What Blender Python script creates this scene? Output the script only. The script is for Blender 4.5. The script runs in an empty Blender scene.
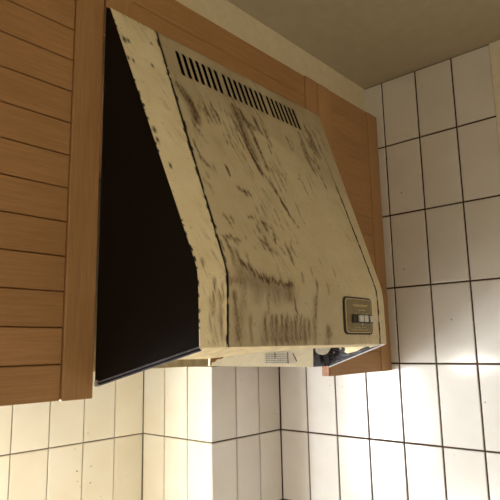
import bpy, bmesh, math, random
import numpy as np
from mathutils import Vector, Matrix, Quaternion

random.seed(7); rng = np.random.default_rng(7)
scene = bpy.context.scene
COL = scene.collection

# ------------------------------------------------------------------ camera
# eye at the origin, x along the cupboard row, y towards the back wall, z up (metres)
YAW, PITCH, ROLL, FPX = math.radians(48.502), math.radians(9.9475), math.radians(-1.0837), 551.64
fw = np.array([math.sin(YAW)*math.cos(PITCH), math.cos(YAW)*math.cos(PITCH), math.sin(PITCH)])
rt = np.cross(fw, [0, 0, 1.]); rt /= np.linalg.norm(rt)
up = np.cross(rt, fw)
rt, up = rt*math.cos(ROLL)+up*math.sin(ROLL), -rt*math.sin(ROLL)+up*math.cos(ROLL)
cam = bpy.data.cameras.new('camera'); camo = bpy.data.objects.new('camera', cam); COL.objects.link(camo)
camo.matrix_world = Matrix(((rt[0], up[0], -fw[0], 0), (rt[1], up[1], -fw[1], 0), (rt[2], up[2], -fw[2], 0), (0, 0, 0, 1)))
cam.sensor_width = 36; cam.lens = FPX/500*36; cam.clip_start = .01
scene.camera = camo

def ray(px, py):
    return (px-250)/FPX*rt-(py-250)/FPX*up+fw

# ------------------------------------------------------------------ light
world = bpy.data.worlds.new('world'); scene.world = world; world.use_nodes = True
bg = world.node_tree.nodes['Background']
bg.inputs[0].default_value = (1.0, .85, .62, 1); bg.inputs[1].default_value = .93
scene.view_settings.view_transform = 'Standard'; scene.view_settings.look = 'None'
scene.view_settings.gamma = 1; scene.view_settings.use_curve_mapping = False
scene.view_settings.exposure = 1.05

def area(name, loc, rot, sx, sy, power, col):
    l = bpy.data.lights.new(name, 'AREA'); l.shape = 'RECTANGLE'; l.size = sx; l.size_y = sy
    l.energy = power; l.color = col
    o = bpy.data.objects.new(name, l); COL.objects.link(o); o.location = loc; o.rotation_euler = rot
    return o
WX0, WX1, WZ0, WZ1 = -.26, .46, -.69, -.10          # window above the worktop, left of the frame
area('window_daylight', ((WX0+WX1)/2, 1.47, (WZ0+WZ1)/2), (math.radians(-90), 0, 0), WX1-WX0, WZ1-WZ0, 26, (.95, .98, 1))

# ------------------------------------------------------------------ helpers
def lin(r, g, b):
    f = lambda c: (c/255/12.92 if c/255 <= .04045 else ((c/255+.055)/1.055)**2.4)
    return (f(r), f(g), f(b), 1)

def link(name, me, mat=None, parent=None):
    o = bpy.data.objects.new(name, me); COL.objects.link(o)
    if mat is not None and not me.materials: me.materials.append(mat)
    if parent is not None: o.parent = parent
    return o

def base_of(o):
    v = Vector((0, 0, 0))
    while o is not None:
        v += o.location; o = o.parent
    return v

def empty(name, loc, label=None, cat=None, group=None, kind=None):
    o = bpy.data.objects.new(name, None); COL.objects.link(o); o.location = loc
    o.empty_display_size = .05
    return tag(o, label, cat, group, kind)

def tag(o, label=None, cat=None, group=None, kind=None):
    if label: o['label'] = label
    if cat: o['category'] = cat
    if group: o['group'] = group
    if kind: o['kind'] = kind
    return o

def mesh_obj(name, verts, faces, mat, parent=None, smooth=False):
    off = base_of(parent)
    me = bpy.data.meshes.new(name)
    me.from_pydata([tuple(Vector(v)-off) for v in verts], [], faces)
    me.update()
    if smooth:
        for p in me.polygons: p.use_smooth = True
    return link(name, me, mat, parent)

def bm_box(bm, a, b, bev=0, seg=1):
    vs = [bm.verts.new((x, y, z)) for x in (a[0], b[0]) for y in (a[1], b[1]) for z in (a[2], b[2])]
    fs = [bm.faces.new([vs[i] for i in q]) for q in ((0, 1, 3, 2), (4, 6, 7, 5), (0, 4, 5, 1), (2, 3, 7, 6), (0, 2, 6, 4), (1, 5, 7, 3))]
    if bev:
        es = list({e for f in fs for e in f.edges})
        bmesh.ops.bevel(bm, geom=es, offset=bev, segments=seg, affect='EDGES', profile=.5)

def bm_obj(name, bm, mat, parent=None):
    off = base_of(parent)
    bmesh.ops.recalc_face_normals(bm, faces=bm.faces)
    bmesh.ops.translate(bm, verts=bm.verts, vec=-off)
    me = bpy.data.meshes.new(name); bm.to_mesh(me); bm.free()
    return link(name, me, mat, parent)

def box(name, a, b, mat, parent=None, bev=0, seg=1):
    bm = bmesh.new(); bm_box(bm, a, b, bev, seg)
    return bm_obj(name, bm, mat, parent)

def boxes(name, lst, mat, parent=None, bev=0):
    bm = bmesh.new()
    for a, b in lst: bm_box(bm, a, b, bev)
    return bm_obj(name, bm, mat, parent)

# ------------------------------------------------------------------ materials
class NT:
    def __init__(s, name):
        s.m = bpy.data.materials.new(name); s.m.use_nodes = True
        s.t = s.m.node_tree; s.n = s.t.nodes; s.b = s.n['Principled BSDF']
    def node(s, typ, **kw):
        n = s.n.new(typ)
        for k, v in kw.items(): setattr(n, k, v)
        return n
    def L(s, a, b): s.t.links.new(a, b)
    def coord(s, scale=(1, 1, 1), rand=False):
        tc = s.node('ShaderNodeTexCoord'); mp = s.node('ShaderNodeMapping'); mp.inputs['Scale'].default_value = scale
        s.L(tc.outputs['Object'], mp.inputs['Vector'])
        if rand:
            oi = s.node('ShaderNodeObjectInfo'); mu = s.node('ShaderNodeMath', operation='MULTIPLY'); mu.inputs[1].default_value = 37.
            s.L(oi.outputs['Random'], mu.inputs[0]); s.L(mu.outputs[0], mp.inputs['Location'])
        return mp.outputs[0]
    def noise(s, vec, scale, detail=3, rough=.55):
        n = s.node('ShaderNodeTexNoise'); n.inputs['Scale'].default_value = scale
        n.inputs['Detail'].default_value = detail; n.inputs['Roughness'].default_value = rough
        s.L(vec, n.inputs['Vector']); return n.outputs['Fac']
    def ramp(s, fac, stops):
        r = s.node('ShaderNodeValToRGB'); e = r.color_ramp.elements
        while len(e) < len(stops): e.new(.5)
        for q, (p, c) in zip(e, stops): q.position = p; q.color = c if len(c) == 4 else (*c, 1)
        s.L(fac, r.inputs[0]); return r.outputs[0]
    def mix(s, fac, a, b, mode='MIX'):
        m = s.node('ShaderNodeMix', data_type='RGBA', blend_type=mode)
        for i, v in ((0, fac), (6, a), (7, b)):
            if isinstance(v, (int, float)): m.inputs[i].default_value = v
            elif isinstance(v, tuple): m.inputs[i].default_value = v
            else: s.L(v, m.inputs[i])
        return m.outputs[2]
    def bump(s, h, strength=.2, dist=.001):
        b = s.node('ShaderNodeBump'); b.inputs['Strength'].default_value = strength; b.inputs['Distance'].default_value = dist
        s.L(h, b.inputs['Height']); s.L(b.outputs[0], s.b.inputs['Normal'])
    def done(s, col, rough=.5, spec=.5, metal=0):
        if isinstance(col, tuple): s.b.inputs['Base Color'].default_value = col
        else: s.L(col, s.b.inputs['Base Color'])
        if isinstance(rough, (int, float)): s.b.inputs['Roughness'].default_value = rough
        else: s.L(rough, s.b.inputs['Roughness'])
        s.b.inputs['Specular IOR Level'].default_value = spec; s.b.inputs['Metallic'].default_value = metal
        return s.m
BLK = (0, 0, 0, 1); WHT = (1, 1, 1, 1)

def mat_tile(name, base, grime, spec=.5):
    n = NT(name); c = n.coord(rand=True)
    big = n.noise(c, 9, 4); fine = n.noise(c, 260, 2)
    g = n.ramp(big, [(.42, BLK), (.78, (.5, .5, .5, 1))])
    col = n.mix(g, lin(*base), lin(*grime))
    sp = n.ramp(n.noise(c, 95, 1), [(.0, BLK), (.79, BLK), (.81, WHT)])
    col = n.mix(sp, col, lin(120, 100, 78))
    oi = n.node('ShaderNodeObjectInfo')
    col = n.mix(1.0, col, n.ramp(oi.outputs['Random'], [(0, (.93, .93, .925, 1)), (1, WHT)]), 'MULTIPLY')
    n.bump(n.noise(c, 14, 2), .12, .0015)
    return n.done(col, n.ramp(big, [(.3, (.07,)*3), (.8, (.22,)*3)]), spec)

def mat_plain(name, base, rough=.5, spec=.5, var=.12, scale=40, metal=0, bump=0):
    n = NT(name); c = n.coord()
    f = n.noise(c, scale, 4)
    lo = tuple(v*(1-var) for v in lin(*base)[:3])+(1,)
    hi = tuple(min(1, v*(1+var)) for v in lin(*base)[:3])+(1,)
    if bump: n.bump(f, bump, .001)
    return n.done(n.ramp(f, [(.3, lo), (.7, hi)]), rough, spec, metal)

def mat_wood(name, base, dark, axis):
    n = NT(name)
    sc = {'x': (14, 300, 300), 'z': (300, 300, 14)}[axis]
    sf = {'x': (60, 900, 900), 'z': (900, 900, 60)}[axis]
    c = n.coord(sc, True); f = n.noise(c, 1, 4); c2 = n.coord(sf, True); f2 = n.noise(c2, 1, 2)
    big = n.noise(n.coord((4, 4, 4), True), 1, 3)
    col = n.mix(n.ramp(f, [(.3, BLK), (.75, WHT)]), lin(*base), lin(*dark))
    col = n.mix(n.ramp(f2, [(.35, BLK), (.7, (.45,)*3)]), col, lin(*dark))
    col = n.mix(1.0, col, n.ramp(big, [(.3, (.82, .8, .78, 1)), (.7, WHT)]), 'MULTIPLY')
    n.bump(f2, .25, .0006)
    return n.done(col, .52, .35)

TILE_WARM = mat_tile('glazed_tile_warm_lit', (240, 235, 217), (230, 217, 186))  # the one wall tile, with warm lamplight tint put into its colour
TILE_SIDE = mat_tile('glazed_tile_cool_lit', (227, 225, 221), (211, 204, 195), .75)  # same tile again, with cooler daylight tint put into its colour
GROUT_D = mat_plain('grout_dark', (74, 58, 46), .9, .2)
GROUT_L = mat_plain('grout_grey', (120, 108, 88), .9, .2)
PLASTER = mat_plain('wall_plaster', (212, 200, 172), .9, .2, .05, 60, 0, .25)
PLASTER_R = mat_plain('wall_plaster_pale', (232, 225, 208), .9, .2, .05, 60, 0, .25)
CEIL = mat_plain('ceiling_paint', (196, 186, 162), .9, .2, .05, 30, 0, .2)
FLOORM = mat_plain('floor_lino', (96, 76, 56), .6, .3)
WORKT = mat_plain('worktop_laminate', (232, 228, 220), .4, .4)
WOOD_X = mat_wood('laminate_wood_horizontal', (180, 138, 93), (158, 118, 76), 'x')
WOOD_Z = mat_wood('laminate_wood_vertical', (184, 143, 99), (162, 122, 80), 'z')
CARC = mat_plain('carcass_brown', (120, 82, 48), .6, .3)
CHIP = mat_plain('raw_chipboard', (150, 114, 94), .9, .2, .3, 300)
BLACKP = mat_plain('black_enamel', (17, 13, 11), .42, .2, .2, 300)
DARKIN = mat_plain('dark_interior', (10, 8, 7), .9, .1)
EDGE = mat_plain('edge_steel_dull', (96, 96, 108), .4, .5, .3, 120)
METAL = mat_plain('edge_metal', (170, 165, 165), .35, .5, .2, 80)
LAMPW = mat_plain('lamp_plastic', (230, 230, 225), .4)

# ------------------------------------------------------------------ setting
XR, YB, YS, XS = 1.355, 1.380, 1.088, 1.0637      # right wall, back wall, shaft face, shaft side
YC, YSOF, ZC, ZW, ZF = .707, .743, .735, -.722, -1.62
T = .006
box('floor', (-2.4, -2.2, ZF-.05), (XR+.1, YB+.1, ZF), FLOORM)['kind'] = 'structure'
box('ceiling', (-2.4, -2.2, ZC), (XR+.1, YB+.1, ZC+.06), CEIL)['kind'] = 'structure'
wl = boxes('wall_back', [((-2.4, YB+T, ZF), (WX0, YB+.1, ZC)), ((WX1, YB+T, ZF), (XR+.1, YB+.1, ZC)),
           ((WX0, YB+T, WZ1), (WX1, YB+.1, ZC)), ((WX0, YB+T, ZF), (WX1, YB+.1, WZ0))], GROUT_L); wl['kind'] = 'structure'
box('wall_light_block', (.10, -1.7, ZF), (XR+.1, -1.6, ZC), PLASTER)['kind'] = 'structure'  # added unseen wall, blocks light coming from the front right
box('wall_left', (-2.4, -2.2, ZF), (-2.3, YB+.1, ZC), PLASTER)['kind'] = 'structure'
wr = boxes('wall_right', [((XR+T, .3875, ZF), (XR+.1, YB+T, ZC)), ((XR-.0012, -2.2, ZF), (XR+.1, .3875, ZC))], PLASTER_R); wr['kind'] = 'structure'
box('grout_bed', (XR+.0035, .3876, ZF), (XR+T+.001, YB+T, ZC), GROUT_D, wr)
ws = box('wall_corner', (XS+T, YS+T, ZF), (XR+.003, YB+T, ZC), GROUT_D); ws['kind'] = 'structure'
box('grout_bed', (XS+.003, YS+T+.002, ZF), (XS+T+.001, YB+T-.001, ZC), GROUT_L, ws)
so = box('wall_soffit', (-2.4, YSOF, .62), (XR+.002, YB+.01, ZC), PLASTER); so['kind'] = 'structure'

ZJ = [-.248+.198*k for k in range(-2, 5)]          # horizontal joints
def bands(lo, hi):
    z = [lo]+[q for q in ZJ if lo < q < hi]+[hi]
    return list(zip(z[:-1], z[1:]))
tile_mesh = {}
def tile(parent, mat, o, ex, n, w, h, gap):
    """one glazed tile with pillowed edges; o = centre of its front face, ex = along the wall, n = wall normal"""
    key = (round(w, 4), round(h, 4), mat.name, gap)
    if key not in tile_mesh:
        bm = bmesh.new(); W, H = w/2-gap/2, h/2-gap/2
        prof = [(0., -T), (0., -.0016), (.0005, -.0006), (.0016, 0.)]
        rings = []
        for ins, zz in prof:
            rings.append([bm.verts.new((sx*(W-ins), sy*(H-ins), zz)) for sx, sy in ((-1, -1), (1, -1), (1, 1), (-1, 1))])
        for a, b in zip(rings[:-1], rings[1:]):
            for i in range(4): bm.faces.new((a[i], a[(i+1) % 4], b[(i+1) % 4], b[i]))
        bm.faces.new(rings[-1])
        me = bpy.data.meshes.new('tile'); bm.to_mesh(me); bm.free(); me.materials.append(mat)
        tile_mesh[key] = me
    ob = bpy.data.objects.new('tile', tile_mesh[key]); COL.objects.link(ob); ob.parent = parent
    m = Matrix((ex, (0, 0, 1), n)).transposed().to_4x4()
    j = Matrix.Rotation(random.gauss(0, .0022), 4, 'X') @ Matrix.Rotation(random.gauss(0, .0022), 4, 'Y')
    ob.matrix_world = Matrix.Translation(Vector(o)+Vector(n)*random.gauss(0, .0002)) @ m @ j
    return ob
# right wall (normal -x)
yj = [YS-.1003*k for k in range(8)]
for k in range(7):
    for lo, hi in bands(ZW, ZC):
        if k < 3 and lo > -.06: continue
        tile(wr, TILE_SIDE, (XR, (yj[k]+yj[k+1])/2, (lo+hi)/2), (0, -1, 0), (-1, 0, 0), .1003, hi-lo, .0042)
# shaft face (normal -y) and side (normal -x)
for k in range(3):
    w = (XR-XS)/3
    for lo, hi in bands(ZW, .06):
        tile(ws, TILE_SIDE, (XS+w*(k+.5), YS, (lo+hi)/2), (1, 0, 0), (0, -1, 0), w, hi-lo, .0036)
    w = (YB-YS)/3
    for lo, hi in bands(ZW, .148):
        tile(ws, TILE_WARM, (XS, YS+w*(k+.5), (lo+hi)/2), (0, -1, 0), (-1, 0, 0), w, hi-lo, .0032)
box('corner_grout', (XS-.0012, YB-.0022, ZW), (XS+.004, YB+.003, .148), GROUT_L, ws)
# back wall (normal -y)
for k in range(6):
    for lo, hi in bands(ZW, .148):
        tile(wl, TILE_WARM, (XS-.1*(k+.5), YB, (lo+hi)/2), (1, 0, 0), (0, -1, 0), .1, hi-lo, .0032)

# window in the back wall above the worktop (outside the picture, it lights the corner)
wn = empty('window_1', ((WX0+WX1)/2, YB, WZ0), kind='structure')
f = .035
boxes('window_frame', [((WX0, YB, WZ0), (WX0+f, YB+.06, WZ1)), ((WX1-f, YB, WZ0), (WX1, YB+.06, WZ1)),
      ((WX0+f, YB, WZ0), (WX1-f, YB+.06, WZ0+f)), ((WX0+f, YB, WZ1-f), (WX1-f, YB+.06, WZ1))], LAMPW, wn)
box('worktop', (-1.6, .76, ZW-.04), (XR-.002, YB-.002, ZW), WORKT)['kind'] = 'structure'

# ------------------------------------------------------------------ cupboards
ZB, ZT = -.0685, .636
PL = [-.019+.05025*k for k in range(-1, 14)]
def plank_zs(lo, hi):
    z = [lo]+[q for q in PL if lo+.01 < q < hi-.01]+[hi]
    return list(zip(z[:-1], z[1:]))
def cupboard(label, x0, x1, z0, sw_l, sw_r, depth, zb=None, gap=.0016, recess=.0035):
    root = empty('wall_cupboard', ((x0+x1)/2, YC+.02, z0), label, 'cupboard')
    box('carcass', (x0+.001, YC+.020, (z0 if zb is None else zb)+.001), (x1-.001, depth, ZT-.002), CARC, root)
    dr = box('door', (x0+.001, YC+.010, z0+.001), (x1-.001, YC+.0195, ZT-.001), CARC, root)
    box('stile', (x0+.0008, YC, z0), (x0+sw_l-.0006, YC+.0099, ZT), WOOD_Z, dr, .0018, 2)
    box('stile', (x1-sw_r+.0006, YC, z0), (x1-.0008, YC+.0099, ZT), WOOD_Z, dr, .0018, 2)
    for lo, hi in plank_zs(z0, ZT):
        box('plank', (x0+sw_l, YC+recess, lo+gap/2), (x1-sw_r, YC+.0099, hi-gap/2), WOOD_X, dr, .0009, 1)
    return root
cupboard('brown wood-grain plank-fronted cupboard beside the black flank of the hood', -.19, .4562, ZB, .052, .0500, YB-.004)
cupboard('shallow brown plank-fronted cupboard directly above the hood vents', .4580, 1.0590, .500, .051, .050, YB-.004, None, .0009)
rc = cupboard('narrow brown cupboard between the hood and the right tiled wall', 1.0618, 1.3535, ZB, .051, .054, YS-.004, -.02, .0004, .0020)
box('raw_edge', (1.0595, YC+.0015, ZB+.0005), (1.0617, YC+.0197, ZT-.002), CHIP, rc)['label'] = 'pinkish raw chipboard edge'

# added unseen strip lamp under the left cupboard, puts warm light on the left tiles
lp = empty('fill_lamp', (.06, .95, -.1), 'added unseen fill lamp under the plank-fronted cupboard', 'lamp')
box('housing', (-.18, .925, -.0840), (.31, .975, ZB-.0005), LAMPW, lp, .003)
n_ = NT('lamp_tube_glow'); n_.done(WHT); n_.b.inputs['Emission Color'].default_value = (1, .96, .88, 1); n_.b.inputs['Emission Strength'].default_value = 48
box('tube', (-.16, .938, -.0985), (.29, .962, -.0838), n_.m, lp, .005, 2)

# ------------------------------------------------------------------ hood
YL, ZBEND, SB = .5387, .103, .4686                  # lip plane, bend height, slope length
YT, ZTOP = .700, .543
dy, dz = (YL-YT)/SB, (ZBEND-ZTOP)/SB
S_END = SB+.103
R_B = .012
def prof(s):
    """profile of the hood front: s metres down from its top edge, bend softened"""
    t = s-SB
    soft = .5*(t-math.sqrt(t*t+R_B*R_B)) if abs(t) < .08 else min(t, 0)
    # soft < 0 above the bend
    y = YL+dy*soft
    if s < SB-.08: return YT+dy*s, ZTOP+dz*s
    z = ZBEND+dz*soft-(t-soft)
    return y, z
nrm = np.array([0, dz, -dy]); nrm /= np.linalg.norm(nrm)
if nrm[1] > 0: nrm = -nrm
A0 = np.array([0, YT, ZTOP]); vdir = np.array([0, dy, dz])
def px2xs(px, py):
    d = ray(px, py); p = d*((A0@nrm)/(d@nrm)); s = (p-A0)@vdir
    if s > SB:
        p = d*(YL/d[1]); s = SB+ZBEND-p[2]
    return p[0], s

# --- dirt: strokes read off the panel, turned into metres on the sheet
STR = [  # points, width(m), strength
 ([(178,86),(191,104),(196,121)], .010, .60), ([(186,98),(193,112)], .016, .40), ([(203,104),(207,113)], .003, .4), ([(210,104),(212,111)], .003, .4),
 ([(232,106),(239,122),(248,149),(261,173)], .0060, .75), ([(239,110),(252,133),(259,151),(268,171)], .0045, .65),
 ([(236,112),(246,134),(256,158)], .013, .35), ([(252,158),(268,180),(290,216)], .0036, .60), ([(270,180),(286,212),(298,228)], .0026, .55),
 ([(225,112),(234,137),(238,144)], .0022, .5), ([(229,112),(238,132)], .003, .45), ([(228,135),(232,146)], .0022, .45),
 ([(244,121),(255,129)], .010, .50), ([(254,119),(261,133)], .0032, .55), ([(192.6,140),(200,158),(210,167)], .0026, .5), ([(198,130),(206,142)], .003, .3),
 ([(200,158),(214,170)], .008, .28), ([(216,140),(222,152)], .012, .14), ([(240,150),(252,172)], .0022, .35),
 ([(298,132),(308,156),(318,168)], .0034, .60), ([(304,126),(310,140),(320,158)], .0036, .60), ([(308,132),(316,150)], .004, .5), ([(312,130),(321,152)], .003, .4),
 ([(286,138),(292,150)], .005, .45), ([(288,132),(293,146)], .002, .4), ([(265,136),(271,154)], .0022, .5), ([(254,122),(262,134)], .003, .55),
 ([(270,168),(280,190)], .0028, .5), ([(306,176),(312,190)], .0022, .4), ([(286,174),(285,180)], .003, .4), ([(299,174),(298,179)], .003, .4), ([(302,150),(312,170)], .006, .30),
 ([(238,189),(250,195)], .0048, .65), ([(223,214),(232,228)], .0026, .45), ([(230,216),(233,222)], .0024, .45), ([(249,218),(252,219)], .004, .5),
 ([(255,206),(258,214)], .003, .4), ([(261,207),(266,218)], .0028, .45), ([(262,224),(270,228)], .0040, .5), ([(226,236),(240,242)], .0042, .55), ([(232,238),(238,246)], .004, .4),
 ([(260,240),(270,250),(276,253)], .0042, .5), ([(264,238),(267,244)], .003, .4), ([(273,234),(275,242)], .0028, .65), ([(280,248),(284,254)], .003, .4), ([(288,250),(292,260)], .0036, .5),
 ([(290,240),(291,248)], .002, .4), ([(236,250),(242,268)], .0040, .5), ([(228,246),(234,266)], .003, .35), ([(246,252),(250,266)], .0025, .3), ([(296,206),(299,214)], .003, .35), ([(300,216),(304,224)], .003, .3),
 ([(268,200),(262,230),(268,246)], .012, .16), ([(205,112),(215,118)], .012, .22),
 ([(241,262),(252,271),(267,279)], .0060, .75), ([(267,279),(280,283),(292,285)], .0052, .72), ([(242,274),(262,285),(290,293)], .020, .40), ([(243,282),(244,302)], .008, .25), ([(256,286),(257,300)], .012, .22), ([(276,290),(277,304)], .010, .22), ([(289,289),(290,300)], .007, .3),
 ([(268,294),(268,312)], .0028, .55), ([(294,300),(297,312)], .0034, .60), ([(302,275),(304,282)], .004, .4), ([(317,282),(315,316)], .0036, .42), ([(315,298),(314,342)], .008, .26), ([(328,329),(327,343)], .010, .38), ([(329,328),(331,334)], .004, .5),
 ([(234,294),(238,342)], .006, .40), ([(228,281),(240,282)], .006, .30), ([(241,310),(240,342)], .010, .22), ([(250,316),(251,342)], .004, .28), ([(327,284),(329,292)], .003, .3), ([(333,270),(335,276)], .003, .3), ([(310,268),(312,276)], .003, .35),
 ([(214,279),(213,316)], .0050, .45), ([(219,294),(222,339)], .0055, .42), ([(209,300),(210,330)], .004, .25), ([(222,282),(223,300)], .003, .3), ([(202,260),(204,268)], .003, .4), ([(216,318),(215,342)], .008, .20),
]
for x, y0, y1, k in ((265.5,314,343,.62),(271.5,317,343,.5),(276,317,343,.55),(281.5,316,343,.52),(286.5,317,343,.5),(291,319,343,.35),(295.5,316,343,.58),(300,317,343,.5),(304.5,319,341,.42),(309,319,338,.4)):
    STR.append(([(x, y0), (x-.4, y1)], .0042, k*.62)); STR.append(([(x, y0+1), (x-.1, y0+9)], .0040, k*.62))
STR.append(([(266, 331), (304, 332)], .020, .34)); STR.append(([(262, 340), (306, 340)], .008, .28))
r2 = random.Random(11)
for cx, cy, sx, sy, num, ln, ks in ((203,106,13,9,12,13,.45),(190,112,7,14,8,12,.4),(240,126,17,18,18,20,.45),(311,146,11,17,18,17,.48),(264,228,22,26,16,9,.42),(228,244,13,20,10,9,.38),(282,180,22,26,10,14,.35),(296,250,20,20,9,8,.35),(205,180,10,22,5,10,.3)):
    for _ in range(num):
        x, y = cx+r2.gauss(0, .6)*sx, cy+r2.gauss(0, .6)*sy; l = ln*r2.uniform(.5, 1.3); t = r2.uniform(.40, .58)
        STR.append(([(x, y), (x+l*t, y+l)], r2.uniform(.0014, .0030), ks*r2.uniform(.6, 1.3)))
STROKES = [([px2xs(*p) for p in pts], w, k) for pts, w, k in STR]

def vnoise(x, y, seed):
    r = np.random.default_rng(seed); g = r.random((256, 256))
    xi = np.floor(x).astype(int); yi = np.floor(y).astype(int); fx = x-xi; fy = y-yi
    fx = fx*fx*(3-2*fx); fy = fy*fy*(3-2*fy)
    G = lambda a, b: g[a % 256, b % 256]
    return (G(xi, yi)*(1-fx)+G(xi+1, yi)*fx)*(1-fy)+(G(xi, yi+1)*(1-fx)+G(xi+1, yi+1)*fx)*fy

def stain_field(X, S):
    out = np.zeros_like(X)
    # ragged edges: jitter the lookup, streak noise runs with the slope
    JX = X+(vnoise(X*260, S*90, 1)-.5)*.0045; JS = S+(vnoise(X*420, S*60, 2)-.5)*.012
    st = vnoise(X*560-S*150, S*26, 3)*.6+vnoise(X*950-S*260, S*60, 4)*.4
    st = np.clip((st-.22)/.42, 0, 1)
    for pts, w, k in STROKES:
        best = np.full_like(X, 9.)
        for (xa, sa), (xb, sb) in zip(pts[:-1], pts[1:]):
            ux, us = xb-xa, sb-sa; L2 = ux*ux+us*us
            t = np.clip(((JX-xa)*ux+(JS-sa)*us)/L2, 0, 1)
            best = np.minimum(best, np.hypot(JX-xa-t*ux, JS-sa-t*us))
        a = np.exp(-(best/(w*.80))**2)*k*1.5
        a = a*((.28+1.0*st) if w < .011 else (.62+.30*st))
        out = 1-(1-out)*(1-np.clip(a, 0, .95))
    # thin haze of grease under the vents, small specks everywhere
    haze = np.clip((.24-S)/.20, 0, 1)*.16*np.clip(vnoise(X*30, S*14, 5)*1.6-.2, 0, 1)
    fine = np.clip((vnoise(X*430-S*190, S*34, 6)-.70)/.2, 0, 1)*.55*np.clip(vnoise(X*24, S*13, 7)*2.4-1.0, 0, 1)*np.clip(1.3-S*1.5, .3, 1)
    specks = np.clip(vnoise(X*330, S*330, 8)-.93, 0, 1)*9
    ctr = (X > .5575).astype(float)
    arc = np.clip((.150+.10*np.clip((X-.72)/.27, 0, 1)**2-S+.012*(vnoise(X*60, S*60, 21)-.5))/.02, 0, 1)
    film_shade = ctr*(.31+.13*np.clip((S-.45)/.05, 0, 1)*np.clip((.93-X)/.1, 0, 1)+.12*arc+.08*vnoise(X*11, S*9, 22))+(1-ctr)*.03  # centre grease film, plus fascia darkening painted in for its weaker front light
    return np.clip(1-(1-out)*(1-film_shade)*(1-haze)*(1-np.clip(fine, 0, .6))*(1-np.clip(specks, 0, .6)), 0, 1)

def mat_cream():
    n = NT('cream_enamel_stained'); c = n.coord()
    at = n.node('ShaderNodeAttribute', attribute_name='stain'); ch = n.node('ShaderNodeAttribute', attribute_name='chip')
    f = n.noise(c, 26, 5, .6); fine = n.noise(c, 700, 2)
    col = n.mix(n.ramp(f, [(.3, BLK), (.72, WHT)]), lin(239, 229, 196), lin(229, 214, 175))
    col = n.mix(n.ramp(fine, [(.30, (.16,)*3), (.52, BLK)]), col, lin(150, 124, 80))
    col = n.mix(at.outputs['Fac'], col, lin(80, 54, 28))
    col = n.mix(ch.outputs['Fac'], col, lin(26, 19, 16))
    n.bump(fine, .18, .0006)
    rr = n.node('ShaderNodeMapRange'); rr.inputs[3].default_value = .42; rr.inputs[4].default_value = .75
    n.L(at.outputs['Fac'], rr.inputs[0])
    return n.done(col, rr.outputs[0], .35)
CREAM = mat_cream()
CREAM2 = mat_plain('cream_enamel_dirty', (206, 186, 142), .5, .35, .22, 45)
TRAYM = mat_plain('cream_tray_paint', (250, 241, 214), .5, .35, .06, 60)

hood = empty('range_hood', (.7587, YC, -.0466), 'old cream range hood with black flank, vent slots and brown grease streaks', 'range hood')

def sheet(name, rows, chipfun=None, thick=.0012, parent=None):
    """rows: list of bands; each band = (list of s, list of functions-of-s giving x columns)"""
    verts, faces, stx, sts = [], [], [], []
    for ss, cols in rows:
        b = len(verts); nc = len(cols)
        for s in ss:
            y, z = prof(s)
            for cfun in cols:
                x = cfun(s); verts.append((x, y, z)); stx.append(x); sts.append(s)
        for i in range(len(ss)-1):
            for j in range(nc-1):
                a = b+i*nc+j; faces.append((a, a+nc, a+nc+1, a+1))
    o = mesh_obj(name, verts, faces, CREAM, parent or hood, True)
    X, S = np.array(stx), np.array(sts)
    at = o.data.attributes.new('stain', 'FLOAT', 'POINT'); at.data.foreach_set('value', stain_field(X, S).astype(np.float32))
    ct = o.data.attributes.new('chip', 'FLOAT', 'POINT')
    ct.data.foreach_set('value', (chipfun(X, S) if chipfun else np.zeros_like(X)).astype(np.float32))
    md = o.modifiers.new('thickness', 'SOLIDIFY'); md.thickness = thick; md.offset = 1
    return o
def lerp_edge(top, mid, bot):
    return lambda s: (top+(mid-top)*s/SB) if s < SB else mid+(bot-mid)*(s-SB)/(S_END-SB)
EL, ER = lerp_edge(.4615, .5030, .5050), lerp_edge(1.0465, 1.0105, 1.0125)
SL = lerp_edge(.5545, .5600, .5570); SR = lerp_edge(.9960, .9868, .9868)
G = .0014
def cols_between(a, b, n):
    return [(lambda s, t=i/n: a(s)+(b(s)-a(s))*t) for i in range(n+1)]
def srange(a, b, n): return [a+(b-a)*i/n for i in range(n+1)]
gr = lambda s: .0002+(G-.0002)*min(1, max(0, (s-.12)/.2))
# vent slots
slots = [.594+.0158*i for i in range(7)]+[.7105+.0157*i for i in range(8)]+[.842+.0149*i for i in range(7)]
HW = .0047; V0, V1 = .0250, .0840
VS = [V0+.0002, V0+.0008, V0+.0018, V0+.003]+srange(V0+.0048, V1-.0048, 12)+[V1-.003, V1-.0018, V1-.0008, V1-.0002]
VS = [V0]+VS+[V1]
cl, cr = (lambda s: SL(s)+G), (lambda s: SR(s)-gr(s))
rows = [(srange(0, V0, 8), cols_between(cl, cr, 140))]
def hw(s):
    d = min(s-V0, V1-s); return HW if d >= HW else HW*math.sqrt(max(0, 1-((HW-d)/HW)**2))
edges = [cl]
for q in slots: edges += [(lambda s, q=q: q-hw(s)), (lambda s, q=q: q+hw(s))]
edges.append(cr)
for a, b in zip(edges[0::2], edges[1::2]):
    w = b(.05)-a(.05); rows.append((VS, cols_between(a, b, max(3, int(w/.003)))))
rows.append((srange(V1, S_END, 200), cols_between(cl, cr, 176)))
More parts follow.
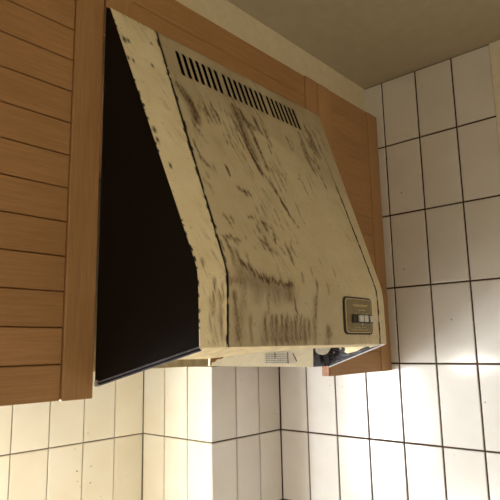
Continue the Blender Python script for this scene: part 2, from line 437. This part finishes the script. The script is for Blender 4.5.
# rounded slot ends: small corner fillets close the square corners
def seam_chip(side):
    def f(X, S):
        d = np.abs(X-np.array([side(s) for s in S]))
        return np.clip((vnoise(X*300, S*120, 11)*.0042+vnoise(S*9, S*2, 17)*.0022-d)/.0007, 0, 1)
    return f
chipL, chipR = seam_chip(lambda s: SL(s)), seam_chip(lambda s: SR(s))
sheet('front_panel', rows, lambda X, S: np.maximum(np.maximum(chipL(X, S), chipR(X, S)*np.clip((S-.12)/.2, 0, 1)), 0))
spotsL = [(px2xs(*p), r) for p, r in (((124,40),.004),((128,41),.003),((154,130),.0035),((157,140),.003),((170,166),.003),((128,58),.0025),((133,61),.0025),((152,66),.0025),((151,44),.002))]
def wingL_chip(X, S):
    e = np.array([EL(s) for s in S]); d = X-e
    c = np.clip((vnoise(S*260, X*60, 12)*.6+vnoise(S*40, X*9, 13)*.6-.80)*.016-d, 0, 1)*1500
    for (x, s), r in spotsL: c = np.maximum(c, 1.4-np.hypot(X-x, (S-s)*.55)/r)
    return np.clip(np.maximum(c, chipL(X, S)), 0, 1)
sheet('side_wing', [(srange(0, S_END, 220), cols_between(EL, lambda s: SL(s)-G, 34))], wingL_chip)
sheet('side_wing', [(srange(0, S_END, 200), cols_between(lambda s: SR(s)+gr(s), ER, 14))], lambda X, S: chipR(X, S)*np.clip((S-.12)/.2, 0, 1))

# dark backing behind seams and slots
vb, fb = [], []
for s in srange(0.004, S_END-.004, 30):
    y, z = prof(s); vb += [(EL(s)+.004, y+.010, z), (ER(s)-.004, y+.010, z)]
for i in range(30): fb.append((2*i, 2*i+2, 2*i+3, 2*i+1))
mesh_obj('inner_liner', vb, fb, DARKIN, hood).modifiers.new('thickness', 'SOLIDIFY').thickness = .002

# flanks: trapezoid sheets, slanted lower edge
def flank(x_back, xt, xm, xb, sgn, mat):
    back = [(x_back+(xt-x_back)*.15*t, YC-.0005, -.0466+(ZTOP+.004+.0466)*t) for t in (0, .25, .5, .75, 1)]
    fr = [(xb, YL+.0008, .0015), (xm, YL+.0010, ZBEND), (xt, YT+.0004, ZTOP-.0005)]
    pts = [back[0], fr[0], fr[1], fr[2], back[4]]
    mid = ((x_back+xm)/2, (YC+YL)/2+.02, .12)
    V = pts+[tuple(Vector(p)+Vector((sgn*.0014, 0, 0))) for p in pts]
    n = 5
    F = [(0, 1, 2), (0, 2, 3), (0, 3, 4), (n, n+2, n+1), (n, n+3, n+2), (n, n+4, n+3)]
    F += [(i, n+i, n+(i+1) % n, (i+1) % n) for i in range(n)]
    return mesh_obj('side_panel', V, F, mat, hood)
fl = flank(.4577, .4617, .5032, .5052, .001/.001, BLACKP)
fl['label'] = 'plain black flank of the hood'
n_ = NT('black_enamel_flaking'); c_ = n_.coord()
sm = n_.ramp(n_.noise(n_.coord((20, 60, 300)), 1, 3), [(.45, lin(36, 32, 36)), (.85, lin(110, 106, 112))])
FLAKE = n_.done(sm, .5, .35)
fr_ = flank(1.0585, 1.0460, 1.0098, 1.0118, -1, FLAKE)
fr_['label'] = 'black inner flank with flaking cream paint'
Q0, Q1, Q2 = Vector((1.0585-.0018, YC-.0005, -.0466)), Vector((1.0118-.0018, YL+.0008, .0015)), Vector((1.0098-.0018, YL+.001, ZBEND))
qn = (Q1-Q0).cross(Q2-Q0).normalized()
FPAINT = mat_plain('flaked_cream_paint', (226, 206, 164), .55, .3, .12, 90)
for ps in (((343.5,346),(345.5,343),(365,342),(366,346.5),(361,348.6),(357,351),(352,352.4),(347.5,353.4),(344.6,352),(345.6,349)),
           ((339,347.6),(341,347),(341.8,349),(340,350)), ((368,345.6),(371,344),(374,346.5),(370,347.4)), ((333,352),(334.5,351.4),(335,353),(333.6,353.6))):
    V = []
    for off in (0, -.0006):
        for q in ps:
            d = Vector(ray(*q)); V.append(d*(Q0.dot(qn)/d.dot(qn))+Vector((off, 0, 0)))
    k = len(ps)
    mesh_obj('flaked_paint', V, [tuple(range(k)), tuple(range(2*k-1, k-1, -1))]+[(i, (i+1) % k, k+(i+1) % k, k+i) for i in range(k)], FPAINT, fr_)
# folded lower edges of the flanks
def edge_strip(x0, x1, w, mat, name, dzz):
    a0 = Vector((x0, YC-.001, -.0466+dzz)); a1 = Vector((x1, YL+.002, .0012+dzz))
    V = []
    for p in (a0, a1):
        V += [p+Vector((-w, 0, 0)), p+Vector((w, 0, 0)), p+Vector((w, 0, -.0022)), p+Vector((-w, 0, -.0022))]
    F = [(0, 1, 2, 3), (4, 7, 6, 5)]+[(i, 4+i, 4+(i+1) % 4, (i+1) % 4) for i in range(4)]
    return mesh_obj(name, V, F, mat, hood)
edge_strip(.4572, .5050, .0009, EDGE, 'edge_trim', 0)
edge_strip(.4592, .5070, .0016, BLACKP, 'folded_edge', -.0022)
edge_strip(.4622, .5098, .0011, EDGE, 'folded_edge', -.0034)
edge_strip(1.0578, 1.0110, .0011, METAL, 'edge_trim', 0)
box('mounting_foot', (.4560, YC-.006, -.052), (.4650, YC-.0008, -.043), METAL, hood, .001)

# bottom return of the lip, lying in the slanted plane of the opening
def und(x, y, d=0): return (x, y, .0012-(y-YL)*.2888+d)
poly = [(.506, YL+.001), (1.011, YL+.001), (1.000, .556), (.900, .557), (.782, .560), (.667, .570), (.600, .594), (.580, .600), (.520, .597), (.4950, .590)]
mesh_obj('lip_return', [und(*p) for p in poly]+[und(*p, .0012) for p in poly],
         [tuple(range(10)), tuple(range(19, 9, -1))]+[(i, (i+1) % 10, 10+(i+1) % 10, 10+i) for i in range(10)], CREAM2, hood)
box('back_panel', (.4590, .800, -.0350), (1.0570, .803, .09), CREAM2, hood)
# light tray with a paper label
tl, tr_ = (.688, YC-.004), (.990, YC-.004)
def tray_z(x): return -.0318-(x-.688)*.0400
t0 = Vector((.688, YC-.004, tray_z(.688))); tn = (Vector((.990, YC-.004, tray_z(.990)))-t0).cross(Vector((0, -.070, .062))).normalized()
if tn.y > 0: tn = -tn
def tp(px, py, lift=.0005):
    d = Vector(ray(px, py)); return tuple(d*((t0+tn*lift).dot(tn)/d.dot(tn)))
c0, c1, c2, c3 = (Vector(tp(*q, 0)) for q in ((209.6, 366.2), (313.2, 367), (313.2, 340), (209.6, 346)))
V = []                                               # its face leans out over the hob
for off in (0, .0025):
    for p in (c0, c3, c1, c2): V.append(tuple(p+Vector((0, off, 0))))
tray = mesh_obj('light_tray', V, [(0, 2, 3, 1), (4, 5, 7, 6), (0, 1, 5, 4), (2, 6, 7, 3), (0, 4, 6, 2), (1, 3, 7, 5)], TRAYM, hood)
n_ = NT('corner_plate_peeling'); c_ = n_.coord()
FL2 = n_.done(n_.mix(n_.ramp(n_.noise(c_, 60, 2), [(.50, BLK), (.56, WHT)]), lin(96, 98, 112), lin(30, 27, 30)), .5)
box('corner_plate', (.9905, YC+.001, -.0455), (1.0592, YC+.004, .06), FL2, hood)['label'] = 'grey-black corner plate'
PAINTW = mat_plain('peeling_white', (226, 222, 210), .6, .3, .1)
pp = [Vector(ray(*q)) for q in ((316,351.5),(318.5,354),(322.5,355),(326.5,354.2),(329,351.4),(331.4,347),(331,341),(315.5,341))]
pn = Vector((0, 1, 1)).normalized(); pk = Vector((0, .690, -.02)).dot(pn)
mesh_obj('peeled_patch', [d*(pk/d.dot(pn))+Vector((0, o_, 0)) for o_ in (0, .0008) for d in pp],
         [tuple(range(8)), tuple(range(15, 7, -1))]+[(i, (i+1) % 8, 8+(i+1) % 8, 8+i) for i in range(8)], PAINTW, hood)['label'] = 'curled patch of peeling white paint'

PAPER = mat_plain('paper_label', (232, 230, 222), .7, .2, .05)
INK = mat_plain('faded_ink', (150, 146, 140), .8, .2)
RUST = mat_plain('rust_brown', (142, 96, 54), .9, .1, .4, 200)
lab = mesh_obj('paper_label', [tp(*p) for p in ((264.5,353.5),(281,351.6),(290,351.2),(293,353.5),(296,359),(297,361.5),(294,363.5),(265,364))], [tuple(range(8))], PAPER, tray)
lab['label'] = 'torn white paper label'
lab.modifiers.new('thickness', 'SOLIDIFY').thickness = .0003
vs, fs = [], []
for r_i in range(5):                                # faded print, too small to read
    x = 266.0; y0 = 354.2+r_i*2.0
    while x < 287+random.random()*3:
        w = random.uniform(.8, 2.4); b = len(vs)
        for q in ((x, y0-.02*(x-266)), (x+w, y0-.02*(x+w-266)), (x+w, y0+.7-.02*(x+w-266)), (x, y0+.7-.02*(x-266))):
            vs.append(tp(*q, .0012))
        fs.append((b, b+1, b+2, b+3)); x += w+random.uniform(.5, .9)
pr = mesh_obj('printed_lines', vs, fs, INK, tray); pr.modifiers.new('thickness', 'SOLIDIFY').thickness = .0001
for ps in (((287.2,352),(288,352),(288.6,363.5),(287.6,363.5)), ((274.4,352.6),(275.3,352.6),(275.5,358),(274.8,358)), ((292.3,353.2),(293.2,352.8),(297.2,361),(296.2,361.6))):
    o = mesh_obj('rust_mark', [tp(*q, .0012) for q in ps], [(0, 1, 2, 3)], RUST, tray)
    o.modifiers.new('thickness', 'SOLIDIFY').thickness = .0002
ps = ((210.5,358.2),(224,356.6),(222,358.6),(217,359.4),(214.5,362),(211.8,362.4),(211.2,365.5),(210.4,365.6))
o = mesh_obj('rust_mark', [tp(*q, .0006) for q in ps], [tuple(range(8))], RUST, tray)
o.modifiers.new('thickness', 'SOLIDIFY').thickness = .0002

# switch plate on the fascia
PLATE = mat_plain('switch_plate_brass', (112, 97, 58), .45, .5, .45, 260)
RIMM = mat_plain('switch_rim_dark', (24, 20, 15), .6)
RIML = mat_plain('plate_line_pale', (182, 166, 116), .5, .4)
KEY = mat_plain('switch_key_grey', (190, 188, 186), .4, .5, .2, 300)
def rrect(x0, x1, z0, z1, r, y, seg=6):
    p = []
    for cx, cz, a0 in ((x1-r, z1-r, 0), (x0+r, z1-r, 90), (x0+r, z0+r, 180), (x1-r, z0+r, 270)):
        for i in range(seg+1):
            a = math.radians(a0+90*i/seg); p.append((cx+r*math.cos(a), y, cz+r*math.sin(a)))
    return p
def rr_slab(name, x0, x1, z0, z1, r, ya, yb, mat, parent):
    a, b = rrect(x0, x1, z0, z1, r, ya), rrect(x0, x1, z0, z1, r, yb); n = len(a)
    return mesh_obj(name, a+b, [tuple(range(n)), tuple(range(2*n-1, n-1, -1))]+[(i, (i+1) % n, n+(i+1) % n, n+i) for i in range(n)], mat, parent)
PX0, PX1, PZ0, PZ1 = .8575, .9570, .0185, .0875
YF = YL-.0012
rim = rr_slab('switch_plate', PX0, PX1, PZ0, PZ1, .010, YF-.0022, YF+.0002, RIMM, hood); rim['label'] = 'dark rimmed brass switch plate'
rr_slab('pale_line', PX0+.0045, PX1-.0030, PZ0+.0030, PZ1-.0030, .008, YF-.0026, YF-.0021, RIML, rim)
rr_slab('face', PX0+.0075, PX1-.0050, PZ0+.0045, PZ1-.0045, .007, YF-.0031, YF-.0025, PLATE, rim)
W_, H_ = PX1-PX0, PZ1-PZ0
fx = lambda t: PX0+W_*t
fz = lambda t: PZ1-H_*t
boxes('switch_frame', [((fx(.25), YF-.0062, fz(.69)), (fx(.965), YF-.0030, fz(.465)))], RIMM, rim, .0006)
for a, b, tilt in ((.405, .565, .0), (.615, .765, .0016), (.82, .95, .0006)):
    box('switch_key', (fx(a), YF-.0098+tilt, fz(.665)), (fx(b), YF-.0061, fz(.485)), KEY, rim, .0012, 2)
box('indicator', (fx(.575), YF-.0042, fz(.745)), (fx(.625), YF-.0030, fz(.705)), KEY, rim, .0006)
lst = []
def scribble(z, x0, x1, h):                          # worn lettering, no longer readable
    x = x0
    while x < x1:
        w = random.uniform(.02, .06); lst.append(((fx(x), YF-.0033, fz(z+h)), (fx(min(x+w, x1)), YF-.0030, fz(z+random.uniform(-.01, .01))))); x += w+random.uniform(.012, .03)
scribble(.195, .30, .83, .035); scribble(.235, .34, .80, .02); scribble(.335, .45, .72, .022); scribble(.43, .24, .9, .012)
scribble(.80, .30, .75, .014); scribble(.87, .25, .8, .014)
boxes('worn_lettering', lst, RIML, rim)['kind'] = 'stuff'
